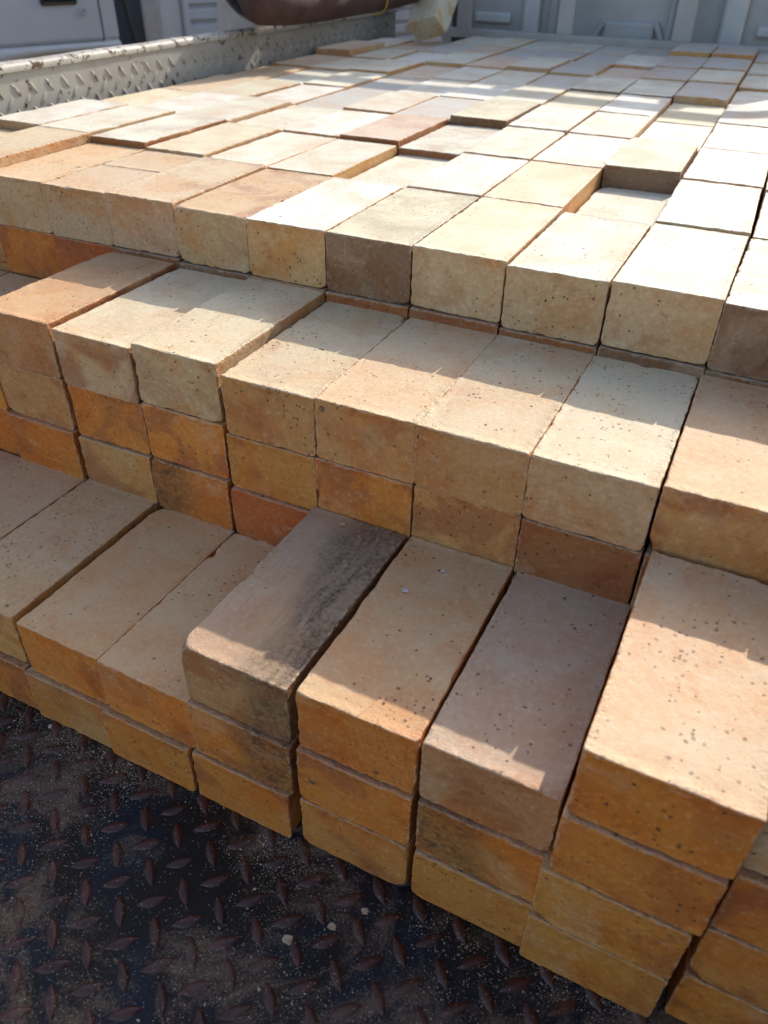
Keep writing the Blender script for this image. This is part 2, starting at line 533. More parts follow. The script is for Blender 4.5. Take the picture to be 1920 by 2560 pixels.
# top hoop tube: 50 mm, rounded ends
ztop_c = 1.0995
pts = []
for a in range(0, 91, 10):
    pts.append((-1.145 + 0.10 - 0.10 * math.cos(R_(a)), YH, ztop_c - 0.10 + 0.10 * math.sin(R_(a))))
pts2 = [(0.307 - 0.10 + 0.10 * math.sin(R_(a)), YH, ztop_c - 0.10 + 0.10 * math.cos(R_(a))) for a in range(0, 91, 10)]
hoop = [(-1.145, YH, 0.70)] + pts + pts2 + [(0.307, YH, 0.70)]
link('hoop_rail', tube_mesh('hoop_rail', hoop, 0.025, 14), M_HEAD, head, smooth=True)
for xx in (-0.95, -0.625, -0.27, 0.085):
    box('post', (xx, YH, 1.055), (0.022, 0.022, 0.060), M_HEAD, head)
# cab behind the headboard
cb = bmesh.new()
YC = 2.66
secs = []
prof = []
# cab side-on section swept along x with rounded ends
ncol = 30
x0c, x1c = -1.13, 0.29
V = []; F = []
zb, zt = -0.30, 1.180
sec = [(0.0, zb), (0.0, zt - 0.10), (0.008, zt - 0.055), (0.03, zt - 0.02), (0.07, zt - 0.004), (0.13, zt), (0.9, zt - 0.01), (1.25, zt - 0.10), (1.45, 0.62), (2.3, 0.50), (2.3, zb)]
for i in range(ncol + 1):
    t = i / ncol
    x = x0c + (x1c - x0c) * t
    e = min(t, 1 - t) * (x1c - x0c)
    rr = 0.14
    drop = rr - math.sqrt(max(0, rr * rr - max(0, rr - e) ** 2)) if e < rr else 0
    for (dy, z) in sec:
        zz = z - (drop * 0.8 if z > 0.9 else 0)
        V.append((x, YC + dy + (drop * 0.25 if dy < 0.2 else 0), zz))
k = len(sec)
for i in range(ncol):
    for j in range(k - 1):
        F.append((i * k + j, (i + 1) * k + j, (i + 1) * k + j + 1, i * k + j + 1))
F.append(tuple(range(k))); F.append(tuple(ncol * k + j for j in range(k))[::-1])
cab = link('cab', mesh_from('cab', V, F), M_CABBACK, truck, smooth=False)
# pressed panels and ribs of the cab's rear wall
def cab_rib(xa, xb, za, zb_, mat, dep=0.03, name='rib'):
    bm = bmesh.new()
    box_bm(bm, ((xa + xb) / 2, YC - dep / 2 - 0.001, (za + zb_) / 2), (xb - xa, dep, zb_ - za), None, min(0.012, dep * .45), 3)
    return link(name, bm_mesh(name, bm), mat, cab, smooth=False)
M_CABPALE = paint_metal('pale_blue_cab_paint', (0.52, 0.52, 0.52), 0.3, 0.35, 1.0, 0.75)
M_CABMID = paint_metal('mid_grey_cab_paint', (0.38, 0.38, 0.375), 0.3, 0.35, 1.0, 0.72)
cab_rib(-0.815, -0.757, 0.20, 0.80, M_CABPALE)
cab_rib(-0.183, -0.113, 0.20, 0.80, M_CABPALE)
cab_rib(-0.99, -0.86, 0.443, 0.475, M_CABPALE, 0.018, 'pressing')
cab_rib(-0.985, -0.87, 0.395, 0.425, M_CABMID, 0.018, 'pressing')
cab_rib(-0.54, -0.38, 0.36, 0.47, M_CABMID, 0.022, 'pressing')
cab_rib(-0.73, -0.70, 0.30, 0.80, M_CABMID, 0.015)
cab_rib(-0.345, -0.325, 0.30, 0.80, M_CABMID, 0.015)
cab_rib(-0.075, 0.02, 0.445, 0.475, M_CABPALE, 0.018, 'pressing')
cab_rib(-0.085, 0.015, 0.385, 0.415, M_CABPALE, 0.018, 'pressing')
cab_rib(-1.075, -1.01, 0.20, 0.80, M_CABDARK, 0.012, 'pressing')
for sx in (-1, 1):   # slanted stamped creases
    bm = bmesh.new()
    Mx = Matrix.Translation((-0.46 + sx * 0.105, YC - 0.008, 0.425)) @ Matrix.Rotation(R_(-sx * 28), 4, 'Y')
    box_bm(bm, (0, 0, 0), (0.018, 0.014, 0.11), Mx, 0.005, 2)
    link('crease', bm_mesh('crease', bm), M_CABMID, cab)
win = box('rear_window', (-0.42, YC - 0.004, 0.83), (1.02, 0.010, 0.24), M_GLASS, cab, bevel=0.003)
# chassis and wheels, out of the frame but under the load
box('chassis', (-0.41, 0.9, -0.16), (0.8, 4.4, 0.16), M_RUBBER, truck, bevel=0.01)
def wheel(x, y):
    bm = bmesh.new()
    r = bmesh.ops.create_cone(bm, cap_ends=True, segments=32, radius1=0.36, radius2=0.36, depth=0.2)
    es = [e for e in bm.edges if len(e.link_faces) == 2 and any(len(f.verts) > 4 for f in e.link_faces)]
    bmesh.ops.bevel(bm, geom=es, offset=0.035, segments=3, affect='EDGES')
    for v_ in bm.verts:
        v_.co = Matrix.Translation((x, y, -0.49)) @ Matrix.Rotation(R_(90), 4, 'Y') @ v_.co
    w_ = link('wheel', bm_mesh('wheel', bm), M_RUBBER, truck)
    bm = bmesh.new()
    bmesh.ops.create_cone(bm, cap_ends=True, segments=24, radius1=0.2, radius2=0.17, depth=0.215)
    for v_ in bm.verts:
        v_.co = Matrix.Translation((x, y, -0.49)) @ Matrix.Rotation(R_(90), 4, 'Y') @ v_.co
    link('rim', bm_mesh('rim', bm), M_STEEL, w_)
for x in (-1.02, 0.19):
    for y in (0.7, 3.6):
        wheel(x, y)

# ------------------------------------------------------------------ bricks
def axis_lines(half, fine, pitch):
    L = [-half]
    for d in fine: L.append(-half + d)
    a = -half + fine[-1]; b = half - fine[-1]
    n = max(1, round((b - a) / pitch))
    for i in range(1, n): L.append(a + (b - a) * i / n)
    for d in reversed(fine): L.append(half - d)
    L.append(half)
    return np.array(L)

def brick_topology(hx, hy, hz, fine, pitch):
    xs, ys, zs = axis_lines(hx, fine, pitch), axis_lines(hy, fine, pitch), axis_lines(hz, fine, pitch)
    nx, ny, nz = len(xs), len(ys), len(zs)
    idx = {}; P = []
    def vid(i, j, k):
        key = (i, j, k)
        if key not in idx:
            idx[key] = len(P); P.append((xs[i], ys[j], zs[k]))
        return idx[key]
    F = []
    for i in range(nx - 1):
        for j in range(ny - 1):
            F.append((vid(i, j, 0), vid(i, j + 1, 0), vid(i + 1, j + 1, 0), vid(i + 1, j, 0)))
            F.append((vid(i, j, nz - 1), vid(i + 1, j, nz - 1), vid(i + 1, j + 1, nz - 1), vid(i, j + 1, nz - 1)))
    for i in range(nx - 1):
        for k in range(nz - 1):
            F.append((vid(i, 0, k), vid(i + 1, 0, k), vid(i + 1, 0, k + 1), vid(i, 0, k + 1)))
            F.append((vid(i, ny - 1, k), vid(i, ny - 1, k + 1), vid(i + 1, ny - 1, k + 1), vid(i + 1, ny - 1, k)))
    for j in range(ny - 1):
        for k in range(nz - 1):
            F.append((vid(0, j, k), vid(0, j, k + 1), vid(0, j + 1, k + 1), vid(0, j + 1, k)))
            F.append((vid(nx - 1, j, k), vid(nx - 1, j + 1, k), vid(nx - 1, j + 1, k + 1), vid(nx - 1, j, k + 1)))
    return np.array(P), np.array(F, dtype=np.int32)

_topo = {}
def brick_mesh(seed, L=0.2205, W=0.1058, Hh=0.0683, near=1, r_top=0.0014, r_bot=0.0060, chip=1.0):
    key = (round(L, 4), near)
    hx, hy, hz = W / 2, L / 2, Hh / 2
    if key not in _topo:
        fine = ((0.002, 0.006), (0.0012, 0.003, 0.0065), (0.0008, 0.0018, 0.0034, 0.006, 0.0095))[near]
        _topo[key] = brick_topology(0.1058 / 2, L / 2, 0.0683 / 2, fine, (0.016, 0.0080, 0.0042)[near])
    P0, F = _topo[key]
    P = P0 * np.array([W / 0.1058, 1.0, Hh / 0.0683])
    so = np.array([seed * 1.37 % 71, seed * 2.11 % 53, seed * .77 % 37])
    Q = P + so
    hh = np.array([hx, hy, hz])
    dist = hh - np.abs(P)                       # distance inwards from each pair of faces
    ds = np.sort(dist, axis=1)
    edge = np.clip(1 - ds[:, 1] / 0.008, 0, 1)  # second smallest: distance to nearest edge
    # long-edge rounding in the xz section
    n1 = vnoise(Q, 45.0, seed); n2 = vnoise(Q, 110.0, seed + 5); n3 = vnoise(Q, 16.0, seed + 9)
    rz = np.where(P[:, 2] > 0, r_top, r_bot)
    n4 = vnoise(Q, 28.0, seed + 13)
    chips = np.clip(n1 - 0.74, 0, 1) * 0.016 * chip + np.clip(n4 - 0.86, 0, 1) * 0.075 * chip + np.clip(n2 - 0.60, 0, 1) * 0.0075 * chip
    corner = np.clip(1 - ds[:, 2] / 0.022, 0, 1)
    chips = chips + corner * np.clip(vnoise(Q, 14.0, seed + 17) - 0.72, 0, 1) * 0.060 * chip
    r1 = rz * (0.75 + 0.4 * n3) + chips + 0.0007 * n2
    r1 = np.minimum(r1, 0.016)
    ax = np.maximum(np.abs(P[:, 0]) - (hx - r1), 0); az = np.maximum(np.abs(P[:, 2]) - (hz - r1), 0)
    nn = np.hypot(ax, az)
    both = (ax > 0) & (az > 0)
    f = np.where(both, np.minimum(1.0, np.where(both, np.maximum(ax, az), 1) / np.maximum(nn, 1e-9)), 1.0)
    S = P.copy()
    sx = np.sign(P[:, 0]); sz = np.sign(P[:, 2])
    S[:, 0] = np.where(both, sx * (hx - r1 + ax * f), P[:, 0])
    S[:, 2] = np.where(both, sz * (hz - r1 + az * f), P[:, 2])
    # header edge rounding
    r2 = 0.0011 * (0.8 + 0.4 * n3) + chips * 0.8 + 0.0007 * n2
    dx = hx - np.abs(P[:, 0]); dz = hz - np.abs(P[:, 2])
    depth = np.minimum(dx, dz)
    e = np.maximum(0, r2 - depth); g = np.maximum(0, r2 - (hy - np.abs(P[:, 1])))
    b2 = (e > 0) & (g > 0)
    n_ = np.maximum(np.hypot(e, g), 1e-9)
    fac = np.where(b2, np.maximum(e, g) / n_, 1.0)
    inr = np.where(b2, e * (1 - fac), 0); iny = np.where(b2, g * (1 - fac), 0)
    wx = np.where(dx <= dz, 1.0, 0.0) + np.where(np.abs(dx - dz) < 0.002, 0.5, 0)
    wz = np.where(dz <= dx, 1.0, 0.0) + np.where(np.abs(dx - dz) < 0.002, 0.5, 0)
    wn_ = np.maximum(np.hypot(wx, wz), 1e-9)
    S[:, 0] -= sx * inr * wx / wn_
    S[:, 2] -= sz * inr * wz / wn_
    S[:, 1] -= np.sign(P[:, 1]) * iny
    # hand-made unevenness and ragged arrises
    for a in range(3):
        S[:, a] += 0.0009 * (vnoise(Q, 6.0, seed + 20 + a) - .5) + 0.0005 * (vnoise(Q, 60.0, seed + 30 + a) - .5)
        S[:, a] += 0.0013 * edge ** 2 * (vnoise(Q, 230.0, seed + 40 + a) - .5)
    me = bpy.data.meshes.new('brick')
    me.vertices.add(len(S)); me.vertices.foreach_set('co', S.astype(np.float32).ravel())
    nf = len(F)
    me.loops.add(nf * 4); me.loops.foreach_set('vertex_index', F.ravel())
    me.polygons.add(nf)
    me.polygons.foreach_set('loop_start', np.arange(0, nf * 4, 4, dtype=np.int32))
    me.polygons.foreach_set('loop_total', np.full(nf, 4, dtype=np.int32))
    me.update(calc_edges=True)
    me.polygons.foreach_set('use_smooth', np.ones(nf, dtype=bool))
    at = me.attributes.new('edge', 'FLOAT', 'POINT')
    at.data.foreach_set('value', edge.astype(np.float32))
    me.materials.append(M_BRICK)
    return me

COLS = {
    'orange': (0.66, 0.245, 0.042), 'red orange': (0.54, 0.155, 0.036), 'ochre': (0.64, 0.268, 0.058),
    'buff': (0.59, 0.350, 0.140), 'tan': (0.59, 0.305, 0.105), 'brown': (0.36, 0.150, 0.052),
    'pale cream': (0.70, 0.660, 0.560), 'cream': (0.645, 0.600, 0.475), 'sandy': (0.63, 0.555, 0.390),
    'salmon': (0.61, 0.445, 0.285), 'grey brown': (0.50, 0.265, 0.105), 'dull brown': (0.30, 0.175, 0.095),
    'pinkish': (0.62, 0.470, 0.350), 'taupe': (0.52, 0.41, 0.305), 'greyish': (0.50, 0.465, 0.415), 'fawn': (0.60, 0.405, 0.225), 'clay': (0.55, 0.265, 0.105), 'dusk brown': (0.27, 0.165, 0.095),
}
BRICK_COUNT = [0]
def brick(x, y, z, tone, label, group, yaw=0.0, pitch=0.0, roll=0.0, near=2, L=0.2205, W=0.1058,
          soot=0.0, side=1.0, sedge=0.0, flash=0.58, specks=0.6, dust=1.0, r_top=0.0014, r_bot=0.0060, mat4=None, chip=1.0, Hh=0.0683, ftop=None, topcol=None, skew=0.0):
    """x,y,z = centre of the front bottom edge (header towards -y)"""
    BRICK_COUNT[0] += 1
    sd = BRICK_COUNT[0] * 7 + 3
    rnd = random.Random(sd)
    me = brick_mesh(sd, L, W, Hh, near, r_top, r_bot, chip)
    o = bpy.data.objects.new('brick', me)
    COL.objects.link(o)
    if mat4 is not None:
        o.matrix_world = mat4
    else:
        o.rotation_euler = (pitch, roll, -yaw)
        o.location = (x + math.sin(yaw) * L / 2, y + math.cos(yaw) * L / 2, z + Hh / 2)
    c = COLS[tone]
    k = rnd.uniform(0.93, 1.07)
    o.color = (min(1, c[0] * k), min(1, c[1] * k * rnd.uniform(.96, 1.04)), min(1, c[2] * k * rnd.uniform(.92, 1.08)), 1)
    o['soot'] = float(soot); o['soot_side'] = float(side); o['soot_edge'] = float(sedge); o['soot_skew'] = float(skew)
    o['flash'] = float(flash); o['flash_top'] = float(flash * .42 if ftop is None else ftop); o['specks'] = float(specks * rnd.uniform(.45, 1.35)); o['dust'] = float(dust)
    tcol = COLS[topcol] if topcol else (c[0] * .45 + .33, c[1] * .45 + .29, c[2] * .45 + .225)  # upper-face colour, paler than the sides: painted sunlight mixed with dust
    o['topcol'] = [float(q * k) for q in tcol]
    tag(o, label, 'brick', group)
    return o

ORD = ['zeroth', 'first', 'second', 'third', 'fourth', 'fifth', 'sixth', 'seventh', 'eighth', 'ninth', 'tenth', 'eleventh', 'twelfth', 'thirteenth', 'fourteenth']
rng = random.Random(21)
PXF = 0.108
def xj(j): return PXF * j
core = []   # simple bricks packed out of sight: (x0,x1,y0,y1,z0,z1)

# ---- lowest step (A): columns j = -6 .. 2, courses listed from the top down
GA = 'bricks of the lowest step'
A = {  # j: (courses from top, dz top, y front, opts)
    -6: [('tan', {}), ('orange', {})],
    -5: [('tan', dict(flash=0.55, specks=0.9)), ('orange', {})],
    -4: [('orange', dict(specks=.7, dust=1.3, topcol='fawn', flash=.35)), ('tan', dict(flash=.3))],
    -3: [('orange', dict(specks=1.25, dust=1.3, topcol='fawn', flash=.4)), ('orange', dict(specks=1.1))],
    -2: [('grey brown', dict(soot=0.98, side=1, sedge=0.000, skew=0.07, specks=.7, dust=.9, topcol='taupe')), ('orange', dict(soot=1.0, side=1, sedge=0.010, skew=-0.05)), ('orange', {})],
    -1: [('orange', dict(specks=1.5, dust=1.3, topcol='fawn', flash=.35)), ('orange', dict(specks=.9)), ('ochre', dict(specks=.5))],
    0: [('clay', dict(specks=.7, flash=.2, dust=1.1, topcol='taupe')), ('ochre', dict(soot=0.97, side=-1, sedge=0.0)), ('ochre', dict(flash=.6))],
    1: [('orange', dict(specks=.7, flash=0.3, ftop=.05, dust=1.35, topcol='salmon')), ('orange', dict(flash=.35)), ('ochre', dict(specks=.7)), ('ochre', dict(flash=.4))],
    2: [('salmon', dict(flash=.2)), ('orange', {}), ('ochre', {}), ('orange', dict(flash=.5))],
}
A_Y = {-6: 0.004, -5: 0.002, -4: 0.0, -3: -0.004, -2: 0.001, -1: 0.003, 0: 0.004, 1: -0.002, 2: 0.009}
A_DX = {-6: -0.006, -5: -0.004, -4: 0.002, -3: -0.001, -2: -0.003, -1: 0.0, 0: 0.001, 1: 0.0030, 2: 0.0035}
A_W = {1: 0.1076}
A_LAB = {
    (-6, 0): 'tan brick at the left frame edge on the lowest step', (-6, 1): 'orange brick under the leftmost top brick of the lowest step',
    (-5, 0): 'tan brick with a red patch on the lowest step, left of the clean buff one', (-5, 1): 'orange bottom brick at far left touching the floor plate',
    (-4, 0): 'clean buff brick with one dark blue spot on the lowest step', (-4, 1): 'pinkish tan bottom brick under the buff brick, beside the floor plate',
    (-3, 0): 'finely speckled tan brick directly left of the sooty grey brick', (-3, 1): 'orange bottom brick under the speckled tan brick',
    (-2, 0): 'grey brown brick blackened with soot along its right side', (-2, 1): 'orange brick with a black right third, under the sooty grey brick',
    (-2, 2): 'plain orange bottom brick, lowest of three under the sooty grey brick',
    (-1, 0): 'tan brick with many dark specks and two white crumbs, right of the sooty brick', (-1, 1): 'orange middle brick under the heavily speckled tan brick',
    (-1, 2): 'ochre bottom brick with one large dark spot near the floor',
    (0, 0): 'smooth pinkish brown brick with a short sunlit strip at its front edge', (0, 1): 'brick with a blackened left half and ochre right half, middle course',
    (0, 2): 'ochre bottom brick with a red corner, below the half blackened brick',
    (1, 0): 'large salmon brick lying in full sun at the lower right', (1, 1): 'orange brick directly under the sunlit salmon brick',
    (1, 2): 'ochre brick, third down under the sunlit salmon brick', (1, 3): 'ochre bottom brick, fourth down under the sunlit salmon brick',
    (2, 0): 'salmon brick cut by the right frame edge, top of its stack', (2, 1): 'orange brick at the right frame edge, second of its stack',
    (2, 2): 'ochre brick at the right frame edge, third of its stack', (2, 3): 'red orange brick in the bottom right corner of the stack',
}
HA = 0.0693
A_Z = {-5: 0.0012, -4: -0.0006, -3: 0.0010, -1: 0.0008}
for j, cs in A.items():
    n = len(cs)
    for i, (tone, op) in enumerate(cs):
        lev = n - 1 - i                      # course index from the floor
        proud = {0: 0.0, 1: -0.004, 2: -0.006, 3: -0.007}[i] + rng.uniform(-.0015, .0015)
        dx = A_DX[j] + (-0.007 if (lev == 0 and j in (-4, -3, -2)) else 0) + rng.uniform(-.0015, .0015)
        if j == 1:
            dx -= 0.003 * i
            if i == 3: proud, dx = proud_prev, dx_prev
        proud_prev, dx_prev = proud, dx
        yaw = rng.uniform(-.008, .008) if i < 2 else 0.0
        if (j, i) == (-2, 0): yaw = 0.01
        brick(xj(j) + PXF / 2 + dx, A_Y[j] + proud, HA * lev + 0.0005 + (A_Z.get(j, 0) if i == 0 else 0), tone, A_LAB[(j, i)], GA, yaw=yaw, W=A_W.get(j, 0.1058) , **op)
    core.append((xj(j), xj(j + 1), 0.2217 + 0.006, 0.4421 - 0.004, 0, 0))     # placeholder replaced below

core = []
# ---- middle step (B): five courses high, four at the far left
GB = 'bricks of the middle step'
B = {
    -7: [('orange', {}), ('orange', {})],
    -6: [('clay', dict(flash=.75, ftop=.40, specks=.5, topcol='fawn')), ('tan', dict(flash=.45)), ('orange', dict(flash=.4))],
    -5: [('fawn', dict(specks=.5, topcol='sandy', ftop=.35)), ('orange', dict(flash=.5)), ('buff', dict(specks=.3))],
    -4: [('fawn', dict(specks=.6, flash=.25, topcol='sandy', ftop=.35)), ('orange', dict(specks=.9)), ('orange', dict(soot=.95, side=-1, sedge=.004, flash=.3))],
    -3: [('tan', dict(specks=1.0, flash=.35, topcol='sandy', ftop=.3)), ('ochre', dict(specks=.9)), ('red orange', dict(flash=.6))],
    -2: [('tan', dict(specks=.8, topcol='sandy', dust=.9, flash=.2)), ('orange', dict(specks=1.1)), ('ochre', {})],
    -1: [('tan', dict(specks=1.0, flash=.2, topcol='sandy', dust=1.0)), ('tan', dict(specks=.8)), ('red orange', {})],
    0: [('fawn', dict(specks=.8, topcol='sandy', dust=1.1, flash=.2)), ('brown', dict(specks=.5)), ('orange', {})],
    1: [('tan', dict(specks=.6, topcol='salmon')), ('buff', dict(soot=.6, side=-1, sedge=.03)), ('orange', {})],
    2: [('orange', {}), ('tan', {})],
}
B_DZ = {-7: 0, -6: 0.002, -5: -0.002, -4: 0.004, -3: -0.005, -2: -0.004, -1: -0.003, 0: -0.004, 1: -0.001, 2: 0.0}
B_DX = {-7: -.006, -6: -0.006, -5: -0.002, -4: 0.0, -3: 0.003, -2: 0.001, -1: -0.001, 0: -0.002, 1: -0.0022, 2: -.002}
B_LABTOP = {-7: 'orange brick low at the left frame edge of the middle step', -6: 'reddish brick with a flushed top at the left end of the middle step',
            -5: 'buff brick with one dark spot near the top of its face, middle step', -4: 'pinkish tan brick standing slightly higher than its right neighbour, middle step',
            -3: 'speckled orange header on the middle step, right of the raised pinkish brick', -2: 'ochre brick on the middle step above the sooty grey brick',
            -1: 'ochre brick with a brown smudge on its sunlit top, middle step', 0: 'pale buff brick with two round dark spots on its face, middle step',
            1: 'orange brick at the right frame edge of the middle step', 2: 'orange brick just beyond the right end of the middle step'}
for j, cs in B.items():
    top = 4 if j == -7 else 5
    hb = (5 * H - 0.0060 + B_DZ[j]) / 5
    for i, (tone, op) in enumerate(cs):
        lev = top - 1 - i
        proud = {0: 0.0, 1: 0.0005, 2: -0.0035}[i] + rng.uniform(-.0015, .0015)
        if lev == (len(A.get(max(-6, min(2, j)), [0] * 2)) - 1): proud -= 0.004
        lab = B_LABTOP[j] if i == 0 else '%s header, %s course down in the %s column of the middle step' % (tone, ORD[i + 1], ORD[j + 8])
        brick(xj(j) + PXF / 2 + B_DX[j] + rng.uniform(-.001, .001), 0.2217 + proud, hb * lev + 0.0004, tone, lab, GB, yaw=-0.004 + rng.uniform(-.005, .005), W=0.1061, Hh=hb - 0.0004, **op)
    # courses hidden behind the lowest step
    for lev in range(0, top - len(cs)):
        core.append((xj(j) + .002 + B_DX[j], xj(j + 1) - .002 + B_DX[j], 0.2240, 0.4390, hb * lev + .001, hb * (lev + 1) - .001))

# ---- top layer
GT = 'bricks of the top layer'
DZ = {  # millimetres above the nominal top
    0: {-10: 0, -9: 13, -8: 0, -7: 0, -6: 2, -5: -1, -4: 0, -3: 0, -2: 1, -1: -2, 0: 0, 1: -2, 2: 0},
    1: {-10: 14, -9: 13, -8: 9, -7: 4, -6: 0, -5: 0, -4: -13, -3: 1, -2: 2, -1: -21, 0: 2, 1: -2, 2: 0},
    2: {-10: 5, -9: 6, -8: 7, -7: 0, -6: 2, -5: 5, -4: -3, -3: 3, -2: 3, -1: 8, 0: 3, 1: 1, 2: 0},
    3: {-10: 4, -9: 5, -8: 1, -7: -1, -6: 5, -5: 4, -4: 10, -3: 6, -2: 4, -1: -4, 0: 3, 1: 0, 2: 0},
    4: {-10: 2, -9: 0, -8: 4, -7: -1, -6: 2, -5: 4, -4: 7, -3: 4, -2: 5, -1: -3, 0: 4, 1: 2, 2: 0},
    5: {-10: 5, -9: 5, -8: 8, -7: 0, -6: 4, -5: 4, -4: 2, -3: 8, -2: 8, -1: 11, 0: 2, 1: 3, 2: 0},
    6: {-10: 20, -9: 7, -8: 3, -7: 10, -6: 8, -5: 13, -4: 8, -3: 1, -2: 11, -1: 14, 0: 7, 1: 4, 2: 0},
    7: {-10: 10, -9: 4, -8: 6, -7: 9, -6: 6, -5: 7, -4: 4, -3: 9, -2: 14, -1: 17, 0: 10, 1: 6, 2: 0},
    8: {-8: 7, -7: 10, -6: 6, -5: 7, -4: 6, -3: 7, -2: 26, -1: 27, 0: 14, 1: 7, 2: 0},
}
TT = {  # tones
    0: {-10: 'tan', -9: 'sandy', -8: 'tan', -7: 'tan', -6: 'tan', -5: 'ochre', -4: 'buff', -3: 'sandy', -2: 'tan', -1: 'tan', 0: 'buff', 1: 'brown', 2: 'tan'},
    1: {-10: 'pale cream', -9: 'cream', -8: 'cream', -7: 'sandy', -6: 'cream', -5: 'cream', -4: 'cream', -3: 'pale cream', -2: 'sandy', -1: 'cream', 0: 'pale cream', 1: 'cream'},
    2: {-10: 'sandy', -9: 'pale cream', -8: 'cream', -7: 'cream', -6: 'pale cream', -5: 'pinkish', -4: 'cream', -3: 'cream', -2: 'pale cream', -1: 'sandy', 0: 'pale cream', 1: 'cream'},
    3: {-10: 'salmon', -9: 'sandy', -8: 'pale cream', -7: 'greyish', -6: 'cream', -5: 'greyish', -4: 'sandy', -3: 'pale cream', -2: 'cream', -1: 'pale cream', 0: 'cream', 1: 'cream'},
    4: {-10: 'salmon', -9: 'cream', -8: 'cream', -7: 'greyish', -6: 'pale cream', -5: 'pale cream', -4: 'cream', -3: 'sandy', -2: 'pale cream', -1: 'sandy', 0: 'greyish', 1: 'cream'},
    5: {-10: 'pinkish', -9: 'cream', -1: 'greyish', -4: 'greyish', 0: 'pale cream'},
    6: {-10: 'pinkish', -7: 'cream', -5: 'cream', -1: 'cream', -2: 'greyish', -3: 'pinkish'},
    7: {-3: 'cream', -2: 'greyish', -4: 'greyish'},
    8: {-1: 'greyish', -2: 'greyish'},
}
YP = 0.2233
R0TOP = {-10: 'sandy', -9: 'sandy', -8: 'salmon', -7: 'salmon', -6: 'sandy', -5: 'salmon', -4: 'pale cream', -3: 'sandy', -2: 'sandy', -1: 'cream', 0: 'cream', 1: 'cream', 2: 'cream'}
def deck_x(r, j):
    if r == 0: return PXF * j
    return 0.0051 + 0.1096 * j - 0.0051 * r
def deck_y(r): return 0.4415 + YP * r if r else 0.4421
C_FACE = {-3: 'brown'}
hc = H
